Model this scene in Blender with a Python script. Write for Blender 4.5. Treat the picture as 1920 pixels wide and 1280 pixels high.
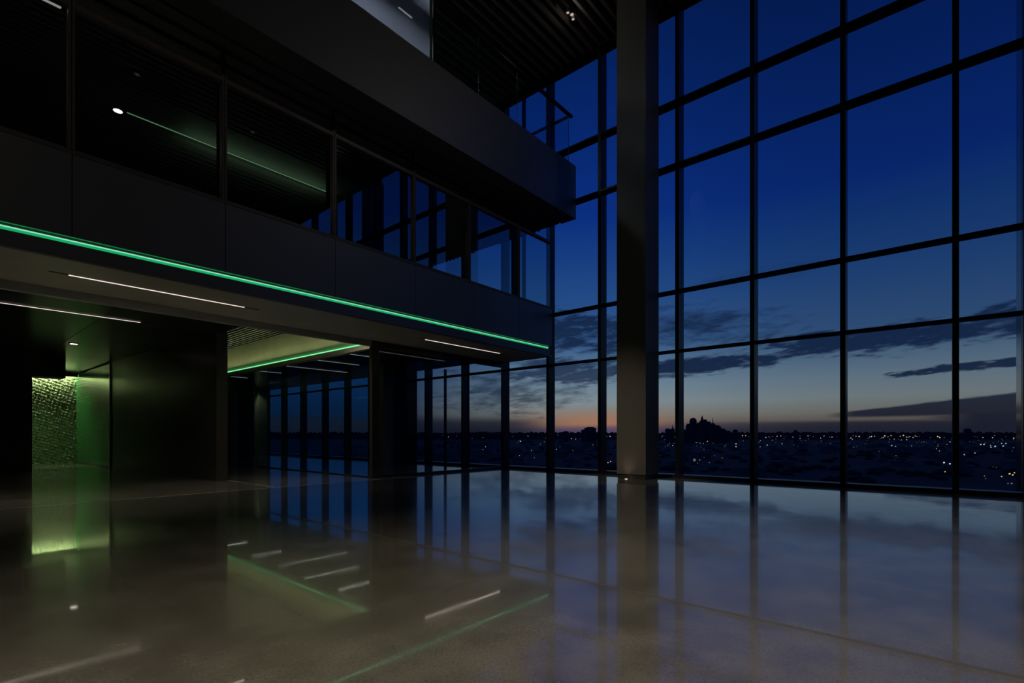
import bpy, bmesh, math, random
from mathutils import Vector, Matrix
random.seed(7)
sc = bpy.context.scene
for o in list(bpy.data.objects): bpy.data.objects.remove(o)
C = sc.collection

# ------------------------------------------------------------------ camera
F_PX = 940.0; TH = math.radians(40.4); H = 1.25
CT, ST = math.cos(TH), math.sin(TH)
cd = bpy.data.cameras.new('camera'); cam = bpy.data.objects.new('camera', cd); C.objects.link(cam)
cam.location = (0, 0, H); cam.rotation_euler = (math.radians(90), 0, TH - math.radians(90))
cd.sensor_width = 36; cd.lens = F_PX * 36 / 1920; cd.shift_y = (815 - 640) / 1920.0
cd.clip_start = 0.05; cd.clip_end = 60000
sc.camera = cam
sc.view_settings.view_transform = 'Standard'; sc.view_settings.look = 'None'
sc.view_settings.exposure = 0.0; sc.view_settings.gamma = 1.0
sc.view_settings.use_curve_mapping = False

def lin(r, g, b):
    f = lambda c: (c/255/12.92) if c/255 <= 0.04045 else ((c/255+0.055)/1.055)**2.4
    return (f(r), f(g), f(b), 1.0)

# ------------------------------------------------------------------ node helpers
class N:
    """tiny arithmetic wrapper around shader math nodes"""
    def __init__(s, nt, sock): s.nt, s.k = nt, sock
    def _m(s, op, *a, clamp=False):
        n = s.nt.nodes.new('ShaderNodeMath'); n.operation = op; n.use_clamp = clamp
        for i, v in enumerate((s,) + a):
            if isinstance(v, N): s.nt.links.new(v.k, n.inputs[i])
            else: n.inputs[i].default_value = v
        return N(s.nt, n.outputs[0])
    def __add__(s, o): return s._m('ADD', o)
    def __sub__(s, o): return s._m('SUBTRACT', o)
    def __mul__(s, o): return s._m('MULTIPLY', o)
    def __truediv__(s, o): return s._m('DIVIDE', o)
    def max(s, o): return s._m('MAXIMUM', o)
    def min(s, o): return s._m('MINIMUM', o)
    def pow(s, o): return s._m('POWER', o)
    def clamp(s): return s._m('ADD', 0.0, clamp=True)
    def step(s, a, b):      # smoothstep from a to b
        n = s.nt.nodes.new('ShaderNodeMapRange'); n.interpolation_type = 'SMOOTHSTEP'
        s.nt.links.new(s.k, n.inputs[0]); n.inputs[1].default_value = a; n.inputs[2].default_value = b
        n.inputs[3].default_value = 0; n.inputs[4].default_value = 1
        return N(s.nt, n.outputs[0])
def mixc(nt, fac, a, b, blend='MIX'):
    n = nt.nodes.new('ShaderNodeMix'); n.data_type = 'RGBA'; n.blend_type = blend
    for sock, v in ((n.inputs[0], fac), (n.inputs[6], a), (n.inputs[7], b)):
        if isinstance(v, N): nt.links.new(v.k, sock)
        elif hasattr(v, 'links'): nt.links.new(v, sock)
        else: sock.default_value = v
    return n.outputs[2]

# ------------------------------------------------------------------ dusk sky
w = bpy.data.worlds.new('dusk_sky'); sc.world = w; w.use_nodes = True
nt = w.node_tree; nt.nodes.clear()
tc = nt.nodes.new('ShaderNodeTexCoord'); sp = nt.nodes.new('ShaderNodeSeparateXYZ')
nt.links.new(tc.outputs['Generated'], sp.inputs[0])
X, Y, Z = (N(nt, sp.outputs[i]) for i in range(3))
fwd = X*CT + Y*ST; rgt = X*ST - Y*CT
AZ = rgt._m('ARCTAN2', fwd) * 57.29578           # degrees clockwise from the middle of the view
V = Z / ((X*X + Y*Y).pow(0.5)).max(0.001)        # tangent of the elevation
ramp = nt.nodes.new('ShaderNodeValToRGB'); nt.links.new(V.clamp().k, ramp.inputs[0])
stops = [(0.0, (40, 42, 58)), (0.012, (56, 54, 66)), (0.024, (92, 84, 80)), (0.04, (108, 108, 102)), (0.063, (113, 123, 126)),
         (0.096, (98, 117, 131)), (0.14, (72, 98, 125)), (0.18, (48, 78, 118)), (0.263, (32, 66, 116)), (0.347, (20, 54, 112)),
         (0.43, (9, 40, 110)), (0.60, (6, 33, 94)), (0.75, (4, 28, 80)), (1.0, (3, 18, 55))]
cr = ramp.color_ramp
while len(cr.elements) < len(stops): cr.elements.new(0.5)
for e, (p, c) in zip(cr.elements, stops): e.position = p; e.color = lin(*c)
sky = ramp.outputs[0]
# azimuth variation: brighter around the afterglow, plain deep blue to the far left
gl = (((AZ - 8)*(AZ - 8)) * -0.0035)._m('EXPONENT')
gain = gl*0.45 + 0.88
comb = nt.nodes.new('ShaderNodeCombineColor')
for i in range(3): nt.links.new(gain.k, comb.inputs[i])
sky = mixc(nt, 1.0, sky, comb.outputs[0], 'MULTIPLY')
rampb = nt.nodes.new('ShaderNodeValToRGB'); nt.links.new(V.clamp().k, rampb.inputs[0])
sb = [(0.0, (8, 20, 46)), (0.03, (10, 33, 62)), (0.1, (11, 44, 86)), (0.2, (16, 62, 118)), (0.45, (8, 44, 120)), (1.0, (3, 18, 55))]
cb = rampb.color_ramp
while len(cb.elements) < len(sb): cb.elements.new(0.5)
for e, (p, c) in zip(cb.elements, sb): e.position = p; e.color = lin(*c)
sky = mixc(nt, AZ.step(-3.0, -15.0), sky, rampb.outputs[0])
# orange afterglow on the horizon
og = (((AZ - 10)*(AZ - 10)) * -0.022)._m('EXPONENT') * V.step(0.062, 0.022) * V.step(0.006, 0.022)
sky = mixc(nt, og*0.8, sky, lin(172, 118, 88))
pg = (((AZ - 11)*(AZ - 11)) * -0.02)._m('EXPONENT') * V.step(0.022, 0.012)
sky = mixc(nt, pg*0.7, sky, lin(92, 74, 104))
# streaky clouds
cv = nt.nodes.new('ShaderNodeCombineXYZ')
nt.links.new((AZ*0.11).k, cv.inputs[0]); nt.links.new((V*26 - AZ*0.035).k, cv.inputs[1])
def noise(scale, detail, off=0.0):
    n = nt.nodes.new('ShaderNodeTexNoise'); n.inputs['Scale'].default_value = scale; n.inputs['Detail'].default_value = detail
    m = nt.nodes.new('ShaderNodeVectorMath'); m.operation = 'ADD'; m.inputs[1].default_value = (off, off*1.7, off)
    nt.links.new(cv.outputs[0], m.inputs[0]); nt.links.new(m.outputs[0], n.inputs['Vector'])
    return N(nt, n.outputs['Fac'])
n1 = noise(1.6, 5); n2 = noise(4.5, 4, 3.1)
n3 = noise(11.0, 3, 7.7)
wob = (n1 - 0.5)*3.0 + (n2 - 0.5)*2.2 + (n3 - 0.5)*1.0
def blob(a0, v0, ra, rv, slope=0.0, soft=0.8, amt=1.0):
    da = (AZ - a0)
    d = (da/ra)*(da/ra) + ((V - v0 - da*slope)/rv).pow(2.0)
    dv = (V - v0 - da*slope)/rv
    d = (da/ra)*(da/ra) + dv*dv
    return (((d*-1.0 + 1.0) + wob).step(-0.15, soft)) * d.step(2.2, 1.2) * amt
cl = blob(21, 0.130, 11, 0.018, 0.0012)
cl = cl.max(blob(37, 0.153, 14, 0.026, 0.0003))
cl = cl.max(blob(46, 0.168, 8, 0.024, 0.001))
cl = cl.max(blob(42, 0.0995, 5.6, 0.0075, 0.0009, 0.5))
cl = cl.max(blob(48, 0.107, 4.5, 0.003, 0.0012, 0.5, 0.85))
cl = cl.max(blob(17, 0.112, 3.5, 0.006, 0.0, 0.8, 0.8))
cl = cl.max(blob(20, 0.205, 10, 0.045, -0.001, 1.6, 0.9))
cl = cl.max(blob(26, 0.285, 7, 0.018, 0.001, 2.2, 0.35))
cl = cl.max(blob(7, 0.200, 9, 0.050, -0.002, 0.9, 0.95))
cl = cl.max(blob(6, 0.125, 9, 0.028, 0.0, 0.8, 0.85))
cl = cl.max(blob(0, 0.085, 9, 0.06, 0.0, 1.6, 0.8))
# long wedge of cloud over the right horizon and haze bank below it
top = (AZ - 33.0)*0.0019 + 0.0385 + wob*0.0016
wedge = (V - top)._m('MULTIPLY', -1.0).step(-0.0006, 0.0035) * V.step(0.026, 0.032) * AZ.step(31.5, 34.5)
cl = cl.max(wedge*0.97)
bank = V.step(0.027 , 0.019) * AZ.step(10, 36) * 0.9
cl = cl.max(V.step(0.042, 0.022) * AZ.step(5.5, 0.0) * 0.8)
cl = cl.max(bank)
cl = cl.max(V.step(0.036, 0.031) * AZ.step(37.5, 43.0))
ccol = mixc(nt, V.step(0.02, 0.14), lin(26, 30, 44), lin(19, 36, 66))
dark = mixc(nt, cl.clamp()*0.97, sky, ccol)
below = mixc(nt, V.step(-0.004, 0.0), lin(6, 9, 18), dark)
bg = nt.nodes.new('ShaderNodeBackground'); nt.links.new(below, bg.inputs[0]); bg.inputs[1].default_value = 1.0
wo = nt.nodes.new('ShaderNodeOutputWorld'); nt.links.new(bg.outputs[0], wo.inputs[0])

# ------------------------------------------------------------------ materials
def mat(name): 
    m = bpy.data.materials.new(name); m.use_nodes = True; t = m.node_tree; t.nodes.clear()
    out = t.nodes.new('ShaderNodeOutputMaterial'); return m, t, out
def principled(name, col, rough=0.5, metal=0.0, ior=1.5, var=0.0, vscale=2.0, bump=0.0, bscale=40.0, rvar=0.0):
    m, t, out = mat(name)
    p = t.nodes.new('ShaderNodeBsdfPrincipled'); t.links.new(p.outputs[0], out.inputs[0])
    p.inputs['Base Color'].default_value = (*col[:3], 1); p.inputs['Roughness'].default_value = rough
    p.inputs['Metallic'].default_value = metal; p.inputs['IOR'].default_value = ior
    tcn = t.nodes.new('ShaderNodeTexCoord')
    nz = t.nodes.new('ShaderNodeTexNoise'); nz.inputs['Scale'].default_value = vscale; nz.inputs['Detail'].default_value = 5
    t.links.new(tcn.outputs['Object'], nz.inputs['Vector'])
    k = N(t, nz.outputs['Fac'])
    if var:
        lo = tuple(c*(1-var) for c in col[:3]) + (1,); hi = tuple(min(1, c*(1+var)) for c in col[:3]) + (1,)
        t.links.new(mixc(t, k.step(0.3, 0.7), lo, hi), p.inputs['Base Color'])
    if rvar: t.links.new(((k - 0.5)*rvar*2 + rough).clamp().k, p.inputs['Roughness'])
    if bump:
        n2 = t.nodes.new('ShaderNodeTexNoise'); n2.inputs['Scale'].default_value = bscale; n2.inputs['Detail'].default_value = 4
        t.links.new(tcn.outputs['Object'], n2.inputs['Vector'])
        b = t.nodes.new('ShaderNodeBump'); b.inputs['Strength'].default_value = bump; b.inputs['Distance'].default_value = 0.02
        t.links.new(n2.outputs['Fac'], b.inputs['Height']); t.links.new(b.outputs[0], p.inputs['Normal'])
    return m
def glass(name, tint, ior=1.35, base=0.0, rough=0.0, gloss=(1, 1, 1)):
    m, t, out = mat(name)
    tr = t.nodes.new('ShaderNodeBsdfTransparent'); tr.inputs[0].default_value = (*tint, 1)
    gl_ = t.nodes.new('ShaderNodeBsdfGlossy'); gl_.inputs['Roughness'].default_value = rough; gl_.inputs[0].default_value = (*gloss, 1)
    ge = t.nodes.new('ShaderNodeNewGeometry'); dp = t.nodes.new('ShaderNodeVectorMath'); dp.operation = 'DOT_PRODUCT'
    t.links.new(ge.outputs['Incoming'], dp.inputs[0]); t.links.new(ge.outputs['Normal'], dp.inputs[1])
    co_ = N(t, dp.outputs['Value'])._m('ABSOLUTE')
    f0 = ((ior-1)/(ior+1))**2 + base
    f = ((co_*-1.0 + 1.0).clamp().pow(5.0)*(1-f0)*0.6 + f0).clamp()
    mx = t.nodes.new('ShaderNodeMixShader'); t.links.new(f.k, mx.inputs[0]); t.links.new(tr.outputs[0], mx.inputs[1]); t.links.new(gl_.outputs[0], mx.inputs[2])
    t.links.new(mx.outputs[0], out.inputs[0]); return m
def emis(name, col, s=1.0):
    m, t, out = mat(name)
    e = t.nodes.new('ShaderNodeEmission'); e.inputs[0].default_value = (*col[:3], 1); e.inputs[1].default_value = s
    t.links.new(e.outputs[0], out.inputs[0]); return m

M = {}
M['frame'] = principled('black_aluminium', (0.012, 0.013, 0.016), 0.35, 0, 1.5, var=0.2)
M['fascia'] = principled('bronze_black_panel', (0.011, 0.0095, 0.009), 0.5, 0, 3.0, var=0.08, vscale=0.7)
M['soffit'] = principled('grey_brown_soffit', (0.62, 0.59, 0.50), 0.4, 0, 1.45, var=0.08, vscale=0.8)
M['darkceil'] = principled('charcoal_ceiling', (0.035, 0.035, 0.034), 0.22, 0, 1.5, var=0.1)
M['slat'] = principled('black_slat', (0.16, 0.15, 0.14), 0.5, 0, 1.45)
M['void'] = principled('black_backing', (0.006, 0.006, 0.006), 0.9)
M['cream'] = principled('cream_plaster', (0.62, 0.58, 0.42), 0.6, var=0.05)
M['wall'] = principled('dark_lacquer_wall', (0.03, 0.029, 0.026), 0.3, 0, 1.5, var=0.12, vscale=0.6, rvar=0.06)
M['black'] = principled('matt_black_wall', (0.012, 0.012, 0.011), 0.55, var=0.1)
M['column'] = principled('taupe_column_cladding', (0.13, 0.115, 0.09), 0.45, var=0.06, vscale=0.8)
M['mframe'] = principled('bronze_window_frame', (0.17, 0.145, 0.125), 0.4, 0.3)
M['gpanel'] = principled('back_painted_green_glass', (0.04, 0.16, 0.05), 0.16, 0, 1.5, var=0.15, vscale=0.5)
M['post'] = principled('bronze_post', (0.05, 0.042, 0.034), 0.4, 0.2)
M['glass'] = glass('clear_glazing', (0.97, 0.985, 1.0), 1.12)
M['mezzglass'] = glass('reflective_mezzanine_glass', (0.80, 0.88, 0.90), 1.45, 0.16)
M['lobbyglass'] = glass('tinted_partition_glass', (0.80, 0.90, 0.90), 1.3, 0.015)
M['lobbyglass_dark'] = glass('smoked_partition_glass', (0.74, 0.80, 0.86), 1.2, 0.01)
M['railglass'] = glass('railing_glass', (0.86, 0.95, 0.97), 1.25, 0.01)
M['glassedge'] = principled('green_glass_edge', (0.12, 0.2, 0.17), 0.2)
M['concrete'] = None
M['white_led'] = emis('white_led', (1.0, 0.84, 0.74), 1.1)
M['white_led_dim'] = emis('white_led_dim', (0.9, 0.84, 0.74), 0.55)
M['green_led'] = emis('green_led', lin(20, 168, 100), 1.0)
M['green_led_core'] = emis('green_led_core', lin(150, 226, 190), 1.0)
M['lit_edge_glow'] = emis('lit_edge_glow', lin(12, 120, 62), 1.0)  # emission painted for the panel edge lit by the strip, not a lamp
M['cove_led'] = emis('cove_led', lin(110, 235, 150), 1.7)
M['thin_led'] = emis('thin_green_led', lin(110, 150, 110), 1.0)
M['bulb'] = emis('downlight_lens', (1.0, 0.86, 0.80), 3.0)
M['city_ground'] = principled('night_ground', (0.04, 0.034, 0.03), 0.9, var=0.6, vscale=0.006)
M['city_block'] = principled('city_building', (0.15, 0.13, 0.12), 0.8, var=0.35, vscale=0.02)
M['city_tower'] = principled('tower_silhouette', (0.035, 0.04, 0.06), 0.8)
M['trees'] = principled('night_trees', (0.02, 0.028, 0.02), 0.9, var=0.4, vscale=0.05)
M['lwarm'] = emis('city_light_warm', (1.0, 0.62, 0.3), 0.8)
M['lcool'] = emis('city_light_cool', (0.7, 0.85, 1.0), 0.75)
M['ldim'] = emis('city_light_dim', (0.6, 0.55, 0.5), 0.22)

def make_floor_mat():
    m, t, out = mat('polished_concrete')
    p = t.nodes.new('ShaderNodeBsdfPrincipled'); t.links.new(p.outputs[0], out.inputs[0])
    p.inputs['IOR'].default_value = 1.9; p.inputs['Coat Weight'].default_value = 1.0; p.inputs['Coat Roughness'].default_value = 0.05; p.inputs['Coat IOR'].default_value = 1.5
    tcn = t.nodes.new('ShaderNodeTexCoord')
    def nz(s, d, off=0, scl=(1, 1, 1)):
        mp = t.nodes.new('ShaderNodeMapping'); mp.inputs['Location'].default_value = (off, off, 0); mp.inputs['Scale'].default_value = scl
        t.links.new(tcn.outputs['Object'], mp.inputs[0])
        n = t.nodes.new('ShaderNodeTexNoise'); n.inputs['Scale'].default_value = s; n.inputs['Detail'].default_value = d
        n.inputs['Roughness'].default_value = 0.6
        t.links.new(mp.outputs[0], n.inputs['Vector']); return N(t, n.outputs['Fac'])
    a = nz(0.45, 6, 0.0, (1, 1.0, 1)); b = nz(2.2, 7, 5.0); g = nz(60, 3, 1.0); c3 = nz(260, 2, 2.0)
    k = (a*0.55 + b*0.45)
    col = mixc(t, k.step(0.36, 0.64), (0.125, 0.115, 0.088, 1), (0.225, 0.206, 0.165, 1))
    sp_ = (g*0.5 + c3*0.5).step(0.35, 0.65)*0.5 + 0.74
    cc = t.nodes.new('ShaderNodeCombineColor')
    for i in range(3): t.links.new(sp_.k, cc.inputs[i])
    col = mixc(t, 1.0, col, cc.outputs[0], 'MULTIPLY')
    t.links.new(col, p.inputs['Base Color'])
    t.links.new((k.step(0.3, 0.7)*0.12 + 0.14).k, p.inputs['Roughness'])
    sm = nz(0.9, 5, 9.0, (1, 1, 1)); sm2 = nz(3.0, 5, 4.0, (1, 1, 1))
    t.links.new(((sm*0.6 + sm2*0.4).step(0.38, 0.62)*0.05 + 0.022).k, p.inputs['Coat Roughness'])
    bp = t.nodes.new('ShaderNodeBump'); bp.inputs['Strength'].default_value = 0.12; bp.inputs['Distance'].default_value = 0.02
    t.links.new((g*0.25 + b*0.5).k, bp.inputs['Height']); t.links.new(bp.outputs[0], p.inputs['Normal'])
    return m
M['concrete'] = make_floor_mat()
def make_moss_mat():
    m, t, out = mat('crumpled_textured_wall')
    p = t.nodes.new('ShaderNodeBsdfPrincipled'); t.links.new(p.outputs[0], out.inputs[0])
    p.inputs['Roughness'].default_value = 0.6
    p.inputs['Base Color'].default_value = (0.2, 0.22, 0.14, 1)
    return m
M['moss'] = make_moss_mat()

# ------------------------------------------------------------------ object helpers
def box(bm, x0, x1, y0, y1, z0, z1, mi=0):
    v = [bm.verts.new((x, y, z)) for x in (x0, x1) for y in (y0, y1) for z in (z0, z1)]
    for f in ((0, 1, 3, 2), (4, 6, 7, 5), (0, 4, 5, 1), (2, 3, 7, 6), (0, 2, 6, 4), (1, 5, 7, 3)):
        fc = bm.faces.new([v[i] for i in f]); fc.material_index = mi
def obj(name, bm, m, parent=None, bevel=0.0):
    if bevel:
        bmesh.ops.bevel(bm, geom=bm.edges[:], offset=bevel, segments=2, affect='EDGES')
    bmesh.ops.recalc_face_normals(bm, faces=bm.faces[:])
    me = bpy.data.meshes.new(name); bm.to_mesh(me); bm.free()
    for mm in (m if isinstance(m, (list, tuple)) else [m]): me.materials.append(mm)
    o = bpy.data.objects.new(name, me); C.objects.link(o)
    if parent is not None:
        o.parent = parent; o.matrix_parent_inverse = Matrix.Translation(-Vector(parent.location))
    return o
def bx(name, m, x0, x1, y0, y1, z0, z1, parent=None, bevel=0.0):
    bm = bmesh.new(); box(bm, x0, x1, y0, y1, z0, z1); return obj(name, bm, m, parent, bevel)
def tag(o, label, cat, group=None, kind=None):
    o['label'] = label; o['category'] = cat
    if group: o['group'] = group
    if kind: o['kind'] = kind
    return o
def empty(name, loc, label, cat, group=None, kind=None):
    o = bpy.data.objects.new(name, None); C.objects.link(o); o.location = loc; o.empty_display_size = 0.2
    return tag(o, label, cat, group, kind)
def cyl(bm, x, y, z0, z1, r0, r1=None, n=24):
    r1 = r0 if r1 is None else r1
    a = [bm.verts.new((x+r0*math.cos(2*math.pi*i/n), y+r0*math.sin(2*math.pi*i/n), z0)) for i in range(n)]
    b = [bm.verts.new((x+r1*math.cos(2*math.pi*i/n), y+r1*math.sin(2*math.pi*i/n), z1)) for i in range(n)]
    for i in range(n): bm.faces.new((a[i], a[(i+1) % n], b[(i+1) % n], b[i]))
    bm.faces.new(a[::-1]); bm.faces.new(b)
def lamp(kind, name, loc, energy, col, parent, size=0.1, size_y=None, rot=(0, 0, 0), spot=90, blend=0.6):
    l = bpy.data.lights.new(name, kind); l.energy = energy; l.color = col
    if kind == 'AREA':
        l.size = size
        if size_y: l.shape = 'RECTANGLE'; l.size_y = size_y
    else: l.shadow_soft_size = size
    if kind == 'SPOT': l.spot_size = math.radians(spot); l.spot_blend = blend
    o = bpy.data.objects.new(name, l); C.objects.link(o); o.location = loc; o.rotation_euler = rot
    if parent is not None:
        o.parent = parent; o.matrix_parent_inverse = Matrix.Translation(-Vector(parent.location))
    return o

# ------------------------------------------------------------------ big shell
XW = 14.2; XL = -10.0; YB = -9.0; YF = 36.0; ZC = 13.85
YM = 10.17            # plane of the mezzanine front
YU = 9.25             # plane of the upper balcony front
tag(bx('floor', M['concrete'], XL, XW+0.6, YB, YF, -0.3, 0.0), 'wide polished grey-brown concrete floor mirroring the windows', 'floor', kind='structure')
ce = empty('ceiling', (0, 0, ZC), 'high black slatted ceiling over the atrium', 'ceiling', kind='structure')
bx('ceiling_backing', M['void'], XL, XW+0.6, YB, YF, ZC+0.16, ZC+0.4, ce)
bm = bmesh.new(); y = YB + 0.2
while y < YF - 0.3:
    box(bm, XL+0.05, XW-0.02, y, y+0.09, ZC, ZC+0.159); y += 0.3
obj('slats', bm, M['slat'], ce)
tag(bx('wall_back', M['black'], XL-0.3, XL, YB, YF, 0, ZC+0.4), 'dark wall closing the hall away from the windows', 'wall', kind='structure')
tag(bx('wall_near', M['black'], XL, XW+0.6, YB-0.3, YB, 0, ZC+0.4), 'dark wall closing the hall behind the viewpoint', 'wall', kind='structure')
tag(bx('wall_far', M['black'], XL, XW+0.6, YF, YF+0.3, 0, ZC+0.4), 'dark far wall at the end of the glazed room', 'wall', kind='structure')

# floor joints
def joint(n, x0, x1, y0, y1, label, m):
    tag(bx('trim_%d' % n, m, x0, x1, y0, y1, 0.0, 0.0012), label, 'floor joint', kind='structure')
M['jointm'] = principled('sealed_floor_joint', (0.13, 0.115, 0.09), 0.3, 0, 1.7)
M['brass'] = principled('pale_joint_strip', (0.40, 0.34, 0.24), 0.35, 0.3)
joint(1, XL, 8.45, 12.0, 12.02, 'pale straight joint in the concrete along the lobby opening', M['brass'])
joint(2, 3.655, 3.69, -6.0, 7.2, 'dark sealed joint crossing the concrete floor towards the windows', M['jointm'])
joint(3, 5.42, 5.45, 12.1, 16.0, 'thin pale strip set in the floor beside the lobby wall end', M['brass'])

# ------------------------------------------------------------------ tall window wall
TR = [3.73, 5.48, 9.17, 11.02]          # top heights of the transoms
TW = 0.05; TD = 0.34; MW = 0.11; MD = 0.37
ticks = [-8.35, -6.35, -4.35, -2.85, -1.34, -0.275, 1.74, 3.755, 5.79, 8.37, 10.45, 12.58, 14.75, 17.05, 19.2, 21.35, 23.5, 25.75, 28.2, 30.6, 33.0, 35.4]
ordn = ['first', 'second', 'third', 'fourth', 'fifth', 'sixth', 'seventh', 'eighth', 'ninth', 'tenth', 'eleventh', 'twelfth', 'thirteenth', 'fourteenth']
wn = 0
for i in range(len(ticks)-1):
    y0, y1 = ticks[i], ticks[i+1]; wn += 1
    k = 7 - i
    if i <= 7: lab = 'tall glazed bay of the window wall, %s bay to the right of the big column' % ordn[7-i]
    elif i == 8: lab = 'tall glazed bay of the window wall standing behind the big column'
    else: lab = 'tall glazed bay of the window wall, %s bay to the left of the big column' % ordn[i-9]
    r = empty('window_%d' % wn, (XW, y0, 0), lab, 'window', 'bays of the tall window wall', 'structure')
    bx('mullion', M['frame'], XW, XW+MD, y0-MW/2, y0+MW/2, 0.0, ZC, r)
    for z in TR: bx('transom', M['frame'], XW, XW+TD, y0+MW/2, y1-MW/2, z-TW, z, r)
    bx('sill', M['frame'], XW, XW+0.4, y0+MW/2, y1-MW/2, 0.0, 0.09, r)
    bx('head', M['frame'], XW, XW+0.4, y0+MW/2, y1-MW/2, ZC-0.05, ZC+0.16, r)
    bm = bmesh.new(); zs = [0.09] + TR
    for a, z in enumerate(zs):
        zt = (TR[a]-TW) if a < 4 else ZC-0.05
        box(bm, XW+0.345, XW+0.357, y0+MW/2+0.002, y1-MW/2-0.002, z, zt)
    obj('pane', bm, M['glass'], r)
    if i == 10: bx('mullion', M['frame'], XW-0.06, XW, 11.42, 11.56, 5.65, ZC, r)
    if i == 12: bx('mullion', M['frame'], XW-0.01, XW+0.1, 15.78, 15.84, 0.09, 4.0, r)
tag(bx('wall_pier', principled('glossy_pier', (0.02, 0.022, 0.03), 0.15), XW+0.38, XW+1.22, -1.75, -1.285, -0.3, ZC+0.3), 'narrow dark pier outside the glass at the right edge', 'wall', kind='structure')

# ------------------------------------------------------------------ big column
co = empty('column', (13.4, 6.62, 0), 'massive square taupe column rising floor to ceiling before the window wall', 'column', kind='structure')
bx('shaft', M['column'], 12.95, 13.80, 6.17, 7.06, 0.14, ZC, co)
bx('plinth', M['post'], 12.97, 13.78, 6.19, 7.04, 0.0, 0.14, co)
up = empty('floor_uplight', (12.83, 6.7, 0), 'tiny glowing uplight in the floor at the foot of the column', 'light')
bm = bmesh.new(); cyl(bm, 12.83, 6.7, 0.0, 0.008, 0.06, 0.055); obj('trim_ring', bm, M['frame'], up)
bm = bmesh.new(); cyl(bm, 12.83, 6.7, 0.008, 0.012, 0.035); obj('lens', bm, M['bulb'], up)
lamp('SPOT', 'bulb', (12.83, 6.7, 0.03), 4.5, (1.0, 0.82, 0.62), up, 0.03, rot=(math.radians(180), math.radians(-14), 0), spot=110, blend=0.9)

# ------------------------------------------------------------------ mezzanine band
mz = empty('wall_mezzanine', (0, YM, 4), 'long dark panelled front of the lower mezzanine with a green light line', 'wall', kind='structure')
xt = [-10, -7.4, -5.15, -2.9, -0.7, 1.49, 3.67, 5.92, 8.15, 10.24, 12.3, 14.15]
for a, b in zip(xt[:-1], xt[1:]):
    bx('fascia_panel', M['fascia'], a+0.006, b-0.006, YM, YM+0.04, 4.30, 5.575, mz)
bx('panel_backing', M['void'], XL, 14.13, YM+0.041, YM+0.2, 4.30, 5.575, mz)
bx('ledge', M['mframe'], XL, 14.15, YM-0.01, YM+0.2, 5.58, 5.615, mz)
bx('lower_fascia', M['fascia'], XL, 13.95, YM, YM+0.10, 3.955, 4.185, mz)
bx('recess_back', M['fascia'], XL, 13.95, YM+0.10, YM+0.20, 4.10, 4.30, mz)
bx('end_cap', M['fascia'], 14.15, 14.195, YM-0.03, YM+0.2, 4.30, 5.60, mz)
bx('soffit', M['soffit'], XL, XW, YM+0.10, 12.4, 3.96, 4.02, mz)
bx('slab', M['void'], XL, XW, YM+0.205, YF, 5.05, 5.2, mz)
st = empty('light_strip', (2, YM, 4.2), 'long glowing green light line along the mezzanine front', 'light')
bx('diffuser', M['green_led'], XL, 13.92, YM+0.045, YM+0.098, 4.187, 4.238, st)
bx('bright_core', M['green_led_core'], XL, 13.92, YM+0.035, YM+0.098, 4.238, 4.256, st)
bx('painted_edge_glow', M['lit_edge_glow'], XL, 13.92, YM+0.002, YM+0.012, 4.286, 4.2985, st)  # glowing strip stands in for LED light caught on the panel's lower edge

# soffit linear lights
def linear(x0, x1, y, z, label, wdt=0.05, m='white_led', power=0.0, group='linear ceiling lights'):
    r = empty('linear_light', ((x0+x1)/2, y, z), label, 'light', group)
    bx('housing', M['frame'], x0-0.25, x1+0.3, y-wdt/2-0.012, y+wdt/2+0.012, z-0.004, z+0.03, r)
    bx('diffuser', M[m], x0, x1, y-wdt/2, y+wdt/2, z-0.008, z-0.0045, r)
    if power: lamp('AREA', 'bulb', ((x0+x1)/2, y, z-0.02), power, (1, 0.87, 0.72), r, abs(x1-x0), wdt)
    return r
linear(1.60, 4.42, 11.22, 3.96, 'white linear light in the mezzanine underside, nearest the lobby opening', power=1.0)
linear(9.25, 12.42, 11.1, 3.96, 'white linear light in the mezzanine underside beside the windows', power=1.0)

# beam behind the soffit and lobby ceilings
tag(bx('trim_4', principled('grey_beam', (0.5, 0.5, 0.5), 0.35), XL, 8.36, 12.4, 12.52, 3.80, 5.05), 'grey beam closing the mezzanine underside above the lobby opening', 'trim', kind='structure')
lb = empty('ceiling_lobby', (0, 20, 4.05), 'dark lobby ceiling left of the opening with panel joints', 'ceiling', kind='structure')
for j in range(6):
    ya, yb = 12.52 + j*3.1, min(12.52 + (j+1)*3.1, 30.35) 
    for k in range(5):
        xa, xb = 5.36 - (k+1)*2.6, 5.36 - k*2.6
        bx('ceiling_panel', M['darkceil'], xa+0.008, xb-0.008, ya+0.008, yb-0.008, 4.05, 4.09, lb)
bx('ceiling_backing', M['void'], XL, 5.36, 12.52, 30.4, 4.10, 4.15, lb)
linear(-0.6, 3.5, 15.1, 4.045, 'white linear light in the dark lobby ceiling at far left', power=1.0)
# raised slatted ceiling in the opening
rc = empty('ceiling_recess', (7, 20, 4.96), 'raised slatted ceiling in the lobby opening', 'ceiling', kind='structure')
bm = bmesh.new(); x = 5.5
while x < 8.4:
    box(bm, x, x+0.05, 12.55, 33.0, 4.88, 4.97); x += 0.16
obj('slats', bm, M['slat'], rc); bx('ceiling_backing', M['void'], 5.36, 8.5, 12.52, 33.0, 4.975, 5.045, rc)
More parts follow.
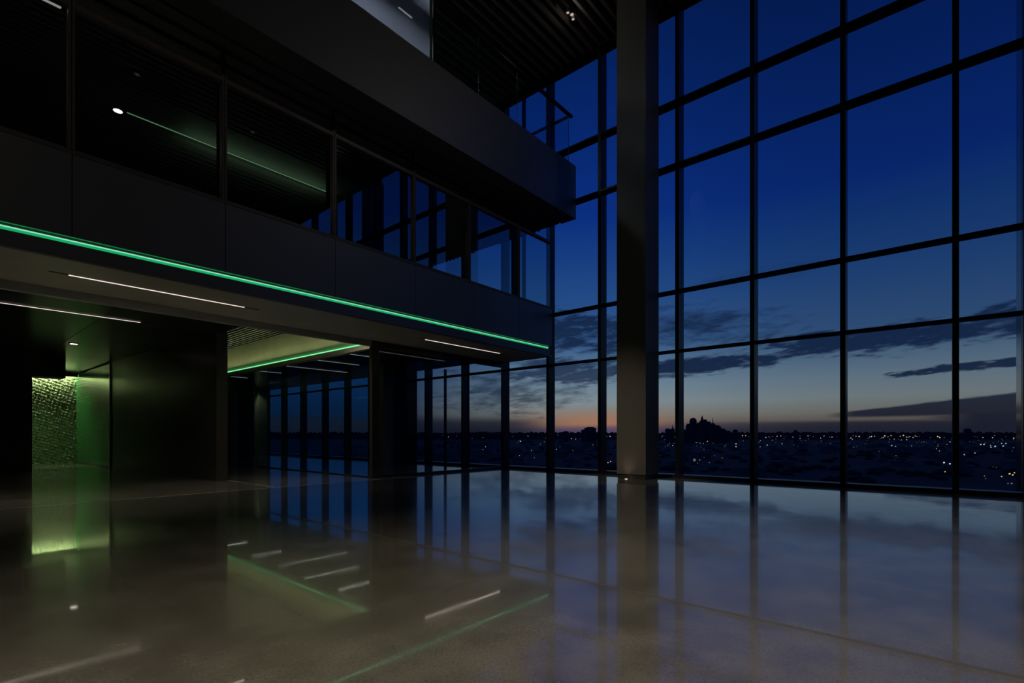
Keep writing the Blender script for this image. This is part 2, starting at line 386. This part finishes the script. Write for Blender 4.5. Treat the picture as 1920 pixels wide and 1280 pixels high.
# cream fascia and green cove line above the glass partition
cf = empty('wall_cream', (8.5, 20, 4), 'cream bulkhead face above the lobby glass washed with green light', 'wall', kind='structure')
bx('bulkhead', M['cream'], 8.5, 8.6, 12.53, 33.0, 3.96, 4.97, cf)
bx('light_shelf', M['cream'], 8.40, 8.6, 12.53, 33.0, 3.76, 3.90, cf)
cl_ = empty('light_strip', (8.45, 20, 3.93), 'pale green light line running above the lobby glass partition', 'light')
bx('diffuser', M['cove_led'], 8.44, 8.499, 12.6, 33.0, 3.905, 3.945, cl_)
for yy in (14.6, 18.8, 23.0, 28.0):
    lamp('AREA', 'bulb', (8.28, yy, 3.98), 8.0, (0.86, 1.0, 0.50), cl_, 0.05, 4.1, rot=(0, math.radians(155), 0))

# ------------------------------------------------------------------ lobby walls
wl = empty('wall_lobby', (5.3, 15, 0), 'tall dark lacquered wall slab jutting into the lobby', 'wall', kind='structure')
def prism(name, pts, z0, z1, m, parent):
    bm = bmesh.new()
    a = [bm.verts.new((x, y, z0)) for x, y in pts]; b = [bm.verts.new((x, y, z1)) for x, y in pts]
    n = len(pts)
    for i in range(n): bm.faces.new((a[i], a[(i+1) % n], b[(i+1) % n], b[i]))
    bm.faces.new(a[::-1]); bm.faces.new(b)
    return obj(name, bm, m, parent)
prism('slab_face', [(5.17, 14.95), (5.39, 14.78), (5.39, 24.2), (4.68, 24.2)], 0, 4.05, M['wall'], wl)
prism('green_panel', [(4.68, 24.26), (4.9, 24.26), (4.9, 30.2), (4.55, 30.2)], 0.06, 4.0, M['gpanel'], wl)
bx('panel_trim', M['mframe'], 4.64, 4.72, 24.2, 24.26, 0, 4.04, wl)
prism('panel_base', [(4.64, 24.26), (4.9, 24.26), (4.9, 30.2), (4.51, 30.2)], 0, 0.06, M['post'], wl)
# textured back wall: displaced grid
bm = bmesh.new()
nx, nz_ = 76, 140; vs = []
rr = random.Random(3)
hgt = [[rr.uniform(0, 1) for _ in range(nz_+1)] for _ in range(nx+1)]
for i in range(nx+1):
    col = []
    for j in range(nz_+1):
        hh = hgt[i][j]*0.6 + 0.4*hgt[(i*7) % nx][(j//2)]
        col.append(bm.verts.new((2.4 + 2.2*i/nx, 30.2 - 0.15*hh*(0.55+0.45*math.sin(i*0.9+j*0.5)*math.cos(j*0.8-i*0.4)), 4.04*j/nz_)))
    vs.append(col)
for i in range(nx):
    for j in range(nz_): bm.faces.new((vs[i][j], vs[i+1][j], vs[i+1][j+1], vs[i][j+1]))
mo = obj('wall_textured', bm, M['moss']); tag(mo, 'crumpled leafy textured wall glowing green at the lobby end', 'wall', kind='structure')
tag(bx('wall_lobby_back', M['black'], XL, 5.3, 30.21, 30.5, 0, 4.05), 'black wall behind the textured lobby end', 'wall', kind='structure')
wb = empty('wall_left', (0, 24, 0), 'black wall at far left of the lobby with a hanging bulkhead', 'wall', kind='structure')
bx('wall_face', M['black'], XL, 2.45, 23.9, 24.15, 0, 4.05, wb)
prism('bulkhead', [(2.2, 23.7), (3.30, 23.7), (3.30, 24.5), (2.2, 24.5)], 3.28, 4.05, M['black'], wb)
gd = empty('downlight', (3.0, 20.2, 4.04), 'small bright downlight in the green lit lobby ceiling', 'light')
bm = bmesh.new(); cyl(bm, 3.0, 20.2, 4.034, 4.05, 0.12, 0.13); obj('trim_ring', bm, M['frame'], gd)
bm = bmesh.new(); cyl(bm, 3.0, 20.2, 4.029, 4.034, 0.09); obj('lens', bm, M['bulb'], gd)
lamp('SPOT', 'bulb', (3.0, 20.2, 4.0), 18, (0.95, 0.95, 0.7), gd, 0.05, spot=120, blend=0.9)
g3 = empty('downlight', (3.3, 26.6, 4.04), 'recessed lamp in the lobby ceiling throwing green light on the floor at the lobby end', 'light')
bm = bmesh.new(); cyl(bm, 3.3, 26.6, 4.034, 4.05, 0.10, 0.11); obj('trim_ring', bm, M['frame'], g3)
lamp('SPOT', 'bulb', (3.3, 26.6, 4.02), 350, (0.78, 1.0, 0.55), g3, 0.12, spot=52, blend=0.8)
gs = empty('light_strip', (3.4, 29.8, 4.03), 'hidden green wall washer above the textured lobby wall', 'light')
bx('housing', M['frame'], 2.5, 4.4, 29.94, 30.02, 4.0, 4.045, gs)
lamp('AREA', 'bulb', (3.5, 29.98, 3.98), 60, (0.80, 1.0, 0.55), gs, 2.0, 0.14, rot=(math.radians(4), 0, 0))
bx('added_baffle', M['frame'], 2.5, 4.55, 29.66, 29.68, 3.86, 4.045, gs)  # added board, keeps the washer out of sight and out of floor reflections
lamp('SPOT', 'bulb', (3.95, 28.0, 3.98), 130, (0.45, 1.0, 0.42), gs, 0.1, rot=(0, math.radians(16), 0), spot=120, blend=0.9)

# ------------------------------------------------------------------ glass partitions of the lobby
gp = empty('glass_partition', (8.5, 18, 0), 'frameless glass partition running back from the corner post under the cream bulkhead', 'glass partition', 'lobby glass partitions')
yj = [12.55, 15.4, 18.3, 19.4, 22.3, 25.2, 28.1, 31.0, 33.0]
for a, b in zip(yj[:-1], yj[1:]):
    bx('glass_panel', M['lobbyglass'], 8.50, 8.512, a+0.008, b-0.008, 0.03, 3.755, gp)
for yv in (18.3, 19.4): bx('joint', M['post'], 8.495, 8.52, yv-0.007, yv+0.007, 0.03, 3.75, gp)
bx('floor_channel', M['frame'], 8.48, 8.53, 12.5, 33.0, 0.0, 0.03, gp)
g2 = empty('glass_partition', (11, 12.4, 0), 'smoked glass partition running from the corner post to the window wall', 'glass partition', 'lobby glass partitions')
xj = [8.62, 11.0, 12.6, 14.17]
for a, b in zip(xj[:-1], xj[1:]):
    bx('glass_panel', M['lobbyglass_dark'], a+0.005, b-0.005, 12.43, 12.442, 0.07, 3.76, g2)
bx('floor_channel', M['frame'], 8.62, 14.17, 12.38, 12.48, 0.0, 0.07, g2)
bx('head_channel', M['frame'], 8.62, 14.17, 12.39, 12.50, 3.76, 4.02, g2)
tag(bx('corner_post', M['post'], 8.36, 8.60, 12.38, 12.53, 0.0, 3.98, bevel=0.006), 'slim bronze post where the two lobby glass partitions meet', 'post')
# room behind the glass
rm = empty('ceiling_room', (11, 20, 4.07), 'dark glossy ceiling of the room behind the lobby glass', 'ceiling', kind='structure')
bx('ceiling_panel', M['darkceil'], 8.61, XW, 12.53, YF, 4.07, 4.12, rm)
for n_, (x0, x1, y) in enumerate([(9.2, 10.5, 15.6), (9.1, 11.4, 17.8), (9.3, 12.4, 20.3), (9.3, 10.6, 22.8), (9.4, 10.4, 26.0)]):
    linear(x0, x1, y, 4.065, 'dim linear light seen through the lobby glass, %s one behind the corner post' % ordn[n_], 0.04, 'white_led_dim', power=0.8)
for n_, (x0, x1, y0, y1, lab) in enumerate([(12.25, 12.75, 17.35, 17.9, 'square taupe column behind the smoked glass beside the corner post'),
        (13.2, 13.7, 31.4, 32.0, 'pale column far back in the room near the windows'),
        (10.75, 11.1, 29.0, 29.5, 'dim column far back just right of the lobby wall end')]):
    c_ = empty('column', ((x0+x1)/2, (y0+y1)/2, 0), lab, 'column', kind='structure')
    bx('shaft', M['column'], x0, x1, y0, y1, 0, 4.07, c_)
tag(bx('wall_core', M['black'], 12.8, 14.15, 17.55, 17.95, 0, 4.07), 'dark wall stub between the inner column and the windows', 'wall', kind='structure')
tag(bx('wall_room_end', M['black'], 11.3, 12.2, 29.6, 29.9, 0, 4.07), 'dark wall panel at the back of the glazed room', 'wall', kind='structure')

# ------------------------------------------------------------------ mezzanine windows
wx = [-9.5, -7.3, -5.1, -2.9, -0.7, 1.49, 3.67, 5.92, 8.15, 10.13, 12.35, 14.12]
for i in range(len(wx)-1):
    a, b = wx[i], wx[i+1]; wn += 1; k = len(wx)-2-i
    r = empty('window_%d' % wn, (a, YM+0.1, 5.62), 'mezzanine front window above the panels, %s from the tall window wall' % ordn[k], 'window', 'mezzanine windows', 'structure')
    bx('mullion', M['mframe'], a-0.04, a-0.007, YM+0.03, YM+0.12, 5.62, 8.0, r)
    bx('mullion', M['mframe'], a+0.007, a+0.04, YM+0.03, YM+0.12, 5.62, 8.0, r)
    bx('mullion_core', M['void'], a-0.035, a+0.035, YM+0.12, YM+0.34, 5.62, 8.46, r)
    bx('bottom_rail', M['mframe'], a+0.04, b-0.04, YM+0.04, YM+0.14, 5.62, 5.67, r)
    bx('top_rail', M['mframe'], a+0.04, b-0.04, YM+0.03, YM+0.15, 7.86, 7.94, r)
    bm = bmesh.new()
    box(bm, a+0.041, b-0.041, YM+0.09, YM+0.10, 5.671, 7.859); box(bm, a+0.041, b-0.041, YM+0.09, YM+0.10, 7.941, 8.45)
    obj('pane', bm, M['mezzglass'], r)
# level two ceiling: plain strip, light line, slats beyond
c2 = empty('ceiling_mezzanine', (5, 20, 8.5), 'dark ceiling of the mezzanine room with plain and slatted parts', 'ceiling', kind='structure')
bx('plain_strip', principled('grey_plaster_strip', (0.16, 0.17, 0.14), 0.6), XL, 9.0, 12.7, 13.75, 8.44, 8.47, c2)
bm = bmesh.new(); y = 10.7
while y < 12.6: box(bm, XL, XW-0.1, y, y+0.06, 8.42, 8.499); y += 0.2
y = 13.95
while y < 35: box(bm, XL, XW-0.1, y, y+0.07, 8.42, 8.499); y += 0.22
obj('slats', bm, M['slat'], c2)
l2 = empty('light_strip', (5, 13.8, 8.45), 'fine green light line in the ceiling behind the mezzanine windows', 'light')
bx('diffuser', M['thin_led'], 2.95, 7.95, 13.77, 13.80, 8.43, 8.44, l2)
bx('housing', M['frame'], 2.95, 8.2, 13.76, 13.83, 8.44, 8.498, l2)
lamp('AREA', 'bulb', (5.9, 13.78, 8.1), 3.0, (0.7, 1.0, 0.6), l2, 3.6, 0.3, rot=(math.radians(180), 0, 0))
d2 = empty('downlight', (2.8, 13.8, 8.44), 'bright spot lamp glowing behind the second mezzanine window from the left', 'light')
bm = bmesh.new(); cyl(bm, 2.8, 13.85, 8.425, 8.44, 0.12, 0.12); obj('housing', bm, M['frame'], d2)
bm = bmesh.new(); cyl(bm, 2.8, 13.85, 8.420, 8.424, 0.085); obj('lens', bm, M['bulb'], d2)

linear(0.9, 1.44, 10.75, 8.12, 'white lamp behind the leftmost mezzanine window at the top edge', 0.06, 'white_led_dim')

# ------------------------------------------------------------------ upper balcony
ub = empty('wall_balcony', (0, YU, 8.5), 'deep dark smooth front of the upper balcony catching blue light', 'wall', kind='structure')
bx('balcony_front', M['fascia'], XL, 14.17, YU, YU+0.58, 8.47, 10.24, ub)
bx('groove', M['void'], XL, 14.17, YU+0.581, YU+0.68, 8.53, 9.0, ub)
bx('balcony_slab', M['fascia'], XL, 14.17, YU+0.68, YF, 8.50, 9.0, ub)
rl = empty('balcony_railing', (10, 9.33, 10.24), 'frameless glass balcony railing with a thick black handrail and glazed return', 'railing')
rx = [8.07, 9.6, 11.2, 12.62, 13.86]
for a, b in zip(rx[:-1], rx[1:]):
    bx('glass_panel', M['railglass'], a+0.012, b-0.012, 9.325, 9.343, 10.241, 11.82, rl)
    bx('panel_edge', M['glassedge'], b-0.0115, b+0.0, 9.325, 9.343, 10.241, 11.82, rl)
bx('handrail', M['frame'], 8.06, 14.05, 9.28, 9.39, 11.82, 11.90, rl, bevel=0.012)
bx('return_rail', M['frame'], 13.82, 13.9, 9.39, 12.9, 11.76, 11.82, rl)
for a, b in ((9.36, 10.0), (10.03, 11.4), (11.43, 12.9)):
    bx('glass_panel', M['railglass'], 13.852, 13.868, a, b, 10.241, 11.76, rl)
bx('baluster', M['frame'], 13.84, 13.88, 10.0, 10.03, 10.241, 11.76, rl); bx('baluster', M['frame'], 13.84, 13.88, 11.4, 11.43, 10.241, 11.76, rl)
# milky glass screen at the left part of the balcony
def film():
    m, t, out = mat('milky_glass')
    d = t.nodes.new('ShaderNodeBsdfTranslucent'); d.inputs[0].default_value = (0.62, 0.66, 0.76, 1)
    g = glass_n = t.nodes.new('ShaderNodeBsdfTransparent'); g.inputs[0].default_value = (0.75, 0.8, 0.85, 1)
    mx = t.nodes.new('ShaderNodeMixShader'); mx.inputs[0].default_value = 0.5
    t.links.new(g.outputs[0], mx.inputs[1]); t.links.new(d.outputs[0], mx.inputs[2]); t.links.new(mx.outputs[0], out.inputs[0]); return m
M['film'] = film()
gsn = empty('glass_screen', (6, 9.3, 10.24), 'milky grey glass screen on the balcony at the top edge', 'glass screen')
for a, b in ((2.6, 5.2), (5.22, 7.88)):
    bx('glass_panel', M['film'], a, b, 9.30, 9.32, 10.241, 13.83, gsn)
bx('edge_profile', M['glassedge'], 7.88, 7.96, 9.29, 9.33, 10.241, 13.83, gsn)
bx('end_post', M['frame'], 7.98, 8.05, 9.28, 9.36, 10.241, 13.83, gsn)
sl = empty('linear_light', (6.3, 10.3, 13.7), 'slanting white lamp glowing behind the milky balcony screen', 'light', 'linear ceiling lights')
bx('housing', M['frame'], 3, 8.25, 10.15, 10.55, 11.96, 12.2, sl); bx('diffuser', M['white_led'], 7.72, 8.14, 10.28, 10.32, 11.945, 11.955, sl)
bx('hanger', M['frame'], 5.0, 5.02, 10.29, 10.31, 12.2, 13.85, sl); bx('hanger', M['frame'], 8.0, 8.02, 10.29, 10.31, 12.2, 13.85, sl)
lamp('AREA', 'bulb', (5.2, 11.2, 12.9), 120, (0.85, 0.92, 1.0), sl, 4.0, 0.6, rot=(math.radians(-40), 0, 0))

# ------------------------------------------------------------------ lamps: one visible ceiling spotlight, the rest added for their light
def spotlight(x, y, label, power, tilt=(0, 0), lens=True, cone=58, col=(1.0, 0.90, 0.70)):
    r = empty('ceiling_spotlight', (x, y, ZC), label, 'light', 'added atrium spotlights')
    bm = bmesh.new()
    for r0, r1, z0, z1 in ((0.12, 0.12, ZC-0.14, ZC), (0.11, 0.11, ZC-0.14, ZC), (0.11, 0.12, ZC-0.14, ZC-0.14)):
        n = 20
        p_ = [[bm.verts.new((x+rr_*math.cos(2*math.pi*i/n), y+rr_*math.sin(2*math.pi*i/n), zz)) for i in range(n)] for rr_, zz in ((r0, z0), (r1, z1))]
        for i in range(n): bm.faces.new((p_[0][i], p_[0][(i+1) % n], p_[1][(i+1) % n], p_[1][i]))
    obj('housing', bm, M['frame'], r)
    bm = bmesh.new(); cyl(bm, x, y, ZC-0.02, ZC-0.01, 0.05); obj('lens', bm, M['bulb'], r)
    if power: lamp('SPOT', 'bulb', (x, y, ZC-0.03), power, col, r, 0.05, rot=(math.radians(tilt[0]), math.radians(tilt[1]), 0), spot=cone, blend=1.0)
tr_ = empty('ceiling_spotlight', (12.45, 8.3, ZC), 'small twin-headed spotlight glinting in the slatted ceiling beside the column', 'light')
bx('track', M['mframe'], 11.4, 12.7, 8.27, 8.31, ZC-0.03, ZC-0.001, tr_)
for q, (dx, dy) in enumerate(((-0.14, 0.02), (0.0, -0.03), (0.16, 0.03))):
    bm = bmesh.new(); cyl(bm, 12.45+dx, 8.3+dy, ZC-0.17, ZC-0.03, 0.06, 0.04); hd = obj('spot_head', bm, M['mframe'], tr_)
    bm = bmesh.new(); cyl(bm, 12.45+dx, 8.3+dy, ZC-0.176, ZC-0.171, 0.035); ln = obj('lens', bm, M['white_led_dim'], tr_)
lamp('POINT', 'bulb', (12.45, 8.25, ZC-0.26), 1.2, (1, 0.8, 0.7), tr_, 0.03)
for n_, (x, y, p) in enumerate([(1.2, 1.0, 2100), (4.8, -0.6, 1500), (8.8, -1.0, 600), (-2.5, 1.5, 700)]):  # added lamps out of view, pooling light on the floor
    spotlight(x, y, 'added unseen spotlight in the high ceiling lighting the open floor', p)

for n_, (x, y, tx, ty, p, cone) in enumerate([(-6.0, -3.0, 1.0, 10.0, 150, 80), (12.5, -1.0, 8.0, 10.0, 52, 90), (4.5, 7.6, 13.0, 6.7, 2600, 17)]):  # added lamps out of view: two for the dark fronts, one for the column
    r = empty('ceiling_spotlight', (x, y, ZC), 'added unseen spotlight in the high ceiling lighting the open floor', 'light', 'added atrium spotlights')
    bm = bmesh.new(); cyl(bm, x, y, ZC-0.03, ZC-0.001, 0.14, 0.14); obj('housing', bm, M['frame'], r)
    q = (Vector((tx, ty, 6 if ty > 9 else 0.3)) - Vector((x, y, ZC-0.1))).to_track_quat('-Z', 'Y').to_euler()
    lamp('SPOT', 'bulb', (x, y, ZC-0.1), p, (1.0, 0.91, 0.78), r, 0.05, rot=q, spot=cone, blend=1.0)
for n_, (x, p, zz, lab) in enumerate([(-2.4, 130, 4.05, 'leftmost'), (0.6, 130, 4.05, 'second'), (3.4, 130, 4.05, 'third'), (6.0, 150, 4.86, 'fourth'), (7.4, 70, 4.86, 'rightmost')]):  # added lamps hidden by the beam to brighten the lobby floor
    r = empty('downlight', (x, 12.7, zz), 'added lobby fill lamp hidden behind the grey beam, %s of the row of five' % lab, 'light', 'added fill lamps behind the beam')
    bm = bmesh.new(); cyl(bm, x, 12.7, zz-0.03, zz-0.001, 0.07); obj('trim_ring', bm, M['frame'], r)
    lamp('SPOT', 'bulb', (x, 12.7, zz-0.04), p, (1.0, 0.95, 0.76), r, 0.05, spot=140, blend=1.0)
d5 = empty('downlight', (12.8, 31.2, 4.06), 'added small lamp washing the pale column far back in the glazed room', 'light')  # lamp added to brighten the far column
bm = bmesh.new(); cyl(bm, 12.8, 31.2, 4.05, 4.069, 0.1); obj('trim_ring', bm, M['frame'], d5)
lamp('SPOT', 'bulb', (12.8, 31.2, 4.03), 60, (0.8, 1.0, 0.65), d5, 0.05, spot=120, blend=0.8)

# ------------------------------------------------------------------ city outside
GZ = -45.0
def at(px, dist):           # ground position seen in column px of the view at forward distance dist
    r = (px-960)/F_PX*dist
    return (dist*CT + r*ST, dist*ST - r*CT)
bm = bmesh.new(); box(bm, 40, 40000, -30000, 40000, GZ-5, GZ)
tag(obj('ground', bm, M['city_ground']), 'dark city ground stretching to the horizon below the windows', 'ground', kind='structure')
def tower(px0, px1, ytop, dist, label, shape='box', group=None):
    s = dist/F_PX; zt = H + (815-ytop)*s; w_ = (px1-px0)*s; cx, cy = at((px0+px1)/2, dist)
    bm = bmesh.new(); hw = w_/2
    if shape == 'box': box(bm, -hw, hw, -hw, hw, GZ, zt - 0.12*(zt-H)); box(bm, -hw*0.6, hw*0.6, -hw*0.6, hw*0.6, zt-0.12*(zt-H), zt)
    elif shape == 'dome':
        cyl(bm, 0, 0, GZ, zt-hw, hw, hw, 16); pr = hw
        for q in range(5):
            a0, a1 = q*math.pi/10, (q+1)*math.pi/10
            cyl(bm, 0, 0, zt-hw+hw*math.sin(a0), zt-hw+hw*math.sin(a1), hw*math.cos(a0), max(0.2, hw*math.cos(a1)), 16)
    elif shape == 'spire':
        zb = H + (815-ytop)*s*0.7; box(bm, -hw, hw, -hw, hw, GZ, zb); cyl(bm, 0, 0, zb, zt, hw*0.9, 0.3, 8)
    elif shape == 'antenna':
        zb = H + (815-ytop)*s*0.62; box(bm, -hw, hw, -hw, hw, GZ, zb); cyl(bm, 0, 0, zb, zt, hw*0.45, 0.8, 8)
    o = obj('tower', bm, M['city_tower']); o.location = (cx, cy, 0); o.rotation_euler[2] = TH
    tag(o, label, 'building', group or 'distant downtown towers'); return o
D = 3000; tk = 0
for (a, b, t_, lab, sh) in [
    (1312.5, 1320.5, 778, 'tallest pointed skyscraper on the city skyline', 'spire'),
    (1293, 1306, 783, 'broad round-topped tower left of the pointed skyscraper', 'dome'),
    (1287, 1293.5, 794, 'low stepped tower at the left foot of the round-topped tower', 'box'),
    (1306, 1312.5, 792, 'mid-height tower between the round-topped and pointed towers', 'box'),
    (1319, 1326, 786, 'flat-topped tower leaning on the right of the pointed skyscraper', 'box'),
    (1326, 1333, 790, 'second flat-topped tower right of the pointed skyscraper', 'box'),
    (1334, 1339, 783, 'thin antenna tower right of the skyline middle', 'antenna'),
    (1332, 1341, 793, 'wide block in front of the antenna tower', 'box'),
    (1340, 1350, 797, 'stepped lower block right of the antenna tower', 'box'),
    (1349, 1359, 803, 'low wide block at the right foot of the skyline', 'box'),
    (1360, 1368, 807, 'lowest block trailing off right of the skyline', 'box'),
    (1375, 1382, 805, 'small lone block well right of the skyline', 'box'),
    (1280, 1288, 805, 'low block left of the skyline near the window mullion', 'box'),
    (1248, 1256, 803, 'small tower between the big column and first mullion', 'box'),
    (1258, 1264, 796, 'slim tower just left of the first mullion right of the column', 'antenna'),
    (1097, 1116, 800, 'big square building on the horizon left of the column', 'box'),
    (1090, 1098, 805, 'lower wing at the left of the big square horizon building', 'box'),
    (1056, 1066, 808, 'low block on the orange horizon left of the square building', 'box'),
    (1489, 1494, 806, 'tiny lone tower on the horizon in the third window right of the column', 'box'),
    (1810, 1818, 803, 'lone tower on the horizon in the rightmost window', 'box')]:
    tower(a, b, t_, D + tk*45 % 800 - 300, lab, sh); tk += 3
# far ridge of trees and roofs along the horizon
bm = bmesh.new(); prev = None
rg = random.Random(5)
for i in range(701):
    px = 400 + i*(2100-400)/700; d = 5200
    hz = H + (815 - rg.uniform(808.5, 812.0))*d*math.sqrt(1)/F_PX
    x, y = at(px, d); x2, y2 = at(px, d+260)
    cur = (bm.verts.new((x, y, GZ)), bm.verts.new((x, y, hz)), bm.verts.new((x2, y2, hz)), bm.verts.new((x2, y2, GZ)))
    if prev:
        for q in range(3): bm.faces.new((prev[q], cur[q], cur[q+1], prev[q+1]))
    prev = cur
tag(obj('treeline', bm, M['city_tower']), 'dark band of trees and low roofs along the whole horizon', 'trees', kind='stuff')
# low-rise buildings
base = None
gb = random.Random(21)
def lowrise(sx, sy, h):
    bm = bmesh.new(); box(bm, -sx, sx, -sy, sy, 0, h); box(bm, -sx*0.3, sx*0.2, -sy*0.4, sy*0.1, h, h+1.5); return bm
protos = []; spots_ = []
for q in range(6):
    o = obj('building', lowrise(gb.uniform(9, 26), gb.uniform(8, 18), gb.uniform(5, 12)), M['city_block']); protos.append(o)
for q in range(170):
    px = gb.uniform(640, 1960); u = gb.random(); d = 560*(3600/560)**u
    if px > 1420 and px < 1700 and d < 1500 and gb.random() < 0.85: continue
    o = protos[q] if q < 6 else protos[gb.randrange(6)].copy()
    if q >= 6: C.objects.link(o)
    x, y = at(px, d)
    for _t in range(40):
        if all((x-a_)**2 + (y-b_)**2 > 78**2 for a_, b_ in spots_): break
        px = gb.uniform(640, 1960); d = 560*(3600/560)**gb.random(); x, y = at(px, d)
    o.location = (x, y, GZ); o.rotation_euler[2] = gb.uniform(0, 1.5); spots_.append((x, y))
    s = gb.uniform(0.7, 1.4); o.scale = (s, s, s*gb.uniform(0.7, 1.3))
    tag(o, 'small dark low-rise building in the night city below the horizon', 'building', 'low-rise city buildings')
bm = bmesh.new()
for q in range(420):
    px = gb.uniform(700, 1960); d = 520*(2350/520)**gb.random()
    if 1420 < px < 1720: d = 470*(1500/470)**gb.random()
    x, y = at(px, d); r_ = gb.uniform(5, 13)
    if any((x-a_)**2 + (y-b_)**2 < 52**2 for a_, b_ in spots_): continue
    bmesh.ops.create_icosphere(bm, subdivisions=1, radius=r_, matrix=Matrix.Translation((x, y, GZ + r_*0.1)) @ Matrix.Diagonal((1, 1, gb.uniform(0.35, 0.6), 1)))
tag(obj('tree_clumps', bm, M['trees']), 'black clumps of trees between the city roofs', 'trees', kind='stuff')
# city lights
bm = bmesh.new(); gl2 = random.Random(11)
def glow(px, y, size, mi, flat=1.0):
    d = min(4200, (H-GZ-9)*F_PX/max(3.0, (y-815))); 
    z = H - (y-815)*d/F_PX; x, yy = at(px, d); r = size*d/F_PX/2
    res = bmesh.ops.create_icosphere(bm, subdivisions=1, radius=r, matrix=Matrix.Translation((x, yy, z)) @ Matrix.Rotation(TH, 4, 'Z') @ Matrix.Diagonal((1, flat, 1, 1)))
    for v in res['verts']:
        for f in v.link_faces: f.material_index = mi
for px, y, s_, mi in [(1605, 817.5, 2, 0), (1611, 818, 3, 0), (1634, 818, 3, 0), (1640, 817.5, 2, 0), (1659, 817, 3.2, 0), (1656, 820, 2, 0), (1688, 817.5, 2, 0),
    (1694, 816, 3, 0), (1700, 819, 2.5, 0), (1706, 818, 2, 0), (1712, 820, 2, 0), (1716, 817, 2, 0), (1690, 825, 2, 1), (1700, 824, 2, 0), (1758, 818, 3, 0), (1762, 820, 3, 0), (1770, 867, 4, 1),
    (1781, 869, 3.6, 1), (1772, 884, 2.6, 0), (1808, 852, 2.4, 1), (1839, 833, 3, 1), (1845, 833, 3, 1), (1858, 838, 2.4, 1), (1866, 836.5, 3.4, 1), (1878, 831, 2, 1),
    (1886, 831, 2.4, 1), (1881, 836, 3, 1), (1828, 849, 2.2, 1), (1901, 839, 2.4, 0), (1901, 821, 2.4, 0), (1843, 820, 2, 0), (1809, 819, 2, 0), (1893, 888, 4, 0), (1899, 890, 3.6, 0),
    (1902, 886, 3, 0), (1878, 893, 3, 0), (1897, 906, 4, 2), (1890, 906, 3, 2), (1846, 892, 3, 2), (1848, 897, 2.5, 2), (1862, 875, 2, 2), (1868, 876, 2, 2),
    (1257, 816.5, 2.2, 1), (1260, 817.5, 2.4, 1), (1253, 819, 1.6, 1), (1298, 817, 1.8, 1), (1304, 829, 1.8, 2), (1380, 832, 2.8, 0), (1380, 837, 2.8, 0), (1261, 835, 1.8, 1),
    (1302, 862, 7, 2), (1312, 862, 3.5, 2), (1308, 868, 2.5, 2), (1330, 867, 2.4, 2), (1354, 858, 3, 2), (1359, 837, 2, 2), (1392, 816.5, 2.4, 0), (1398, 816.5, 2, 0), (1436, 820, 2.2, 1),
    (1457, 817.5, 2.2, 0), (1464, 817, 2, 0), (1493, 814.8, 2.4, 0), (1560, 819, 2.4, 0), (1545, 817, 2, 0), (1515, 817, 2, 0), (1438, 835, 1.6, 1), (1601, 838, 2, 2),
    (1672, 835, 2.4, 1), (1679, 837, 2.6, 1), (1648, 846, 2, 2), (1680, 854, 2.6, 2), (976, 827, 2.6, 1), (970, 829, 2, 2), (974, 854, 1.8, 1), (997, 844, 1.8, 1), (1002, 857.5, 2.6, 2),
    (1043, 842, 2, 1), (1050, 837, 2, 2), (1074, 844, 2.4, 2), (1077, 837, 1.8, 2), (1137, 818, 2.4, 1), (1144, 818, 2.6, 1), (1112, 837, 2, 2), (1145, 865, 3, 0), (1140, 867, 2.6, 0),
    (1095, 813, 1.8, 2), (1046, 815.5, 2, 2), (1013, 832, 2, 2), (990, 817, 1.6, 1), (1340, 854, 2.2, 2), (1320, 857, 2, 2)]:
    glow(px, y, s_*0.8, mi)
for q in range(190):
    px = gl2.choice([gl2.uniform(800, 1920), gl2.uniform(1240, 1920)]); y = 816 + abs(gl2.gauss(0, 1))*13
    if y > 895 or (1420 < px < 1720 and y > 838): continue
    glow(px, y, gl2.uniform(0.8, 1.7), gl2.choice([2, 2, 2, 0, 1]))
tag(obj('city_lights', bm, [M['lwarm'], M['lcool'], M['ldim']]), 'countless tiny warm and white lamps scattered over the night city', 'lights', kind='stuff')
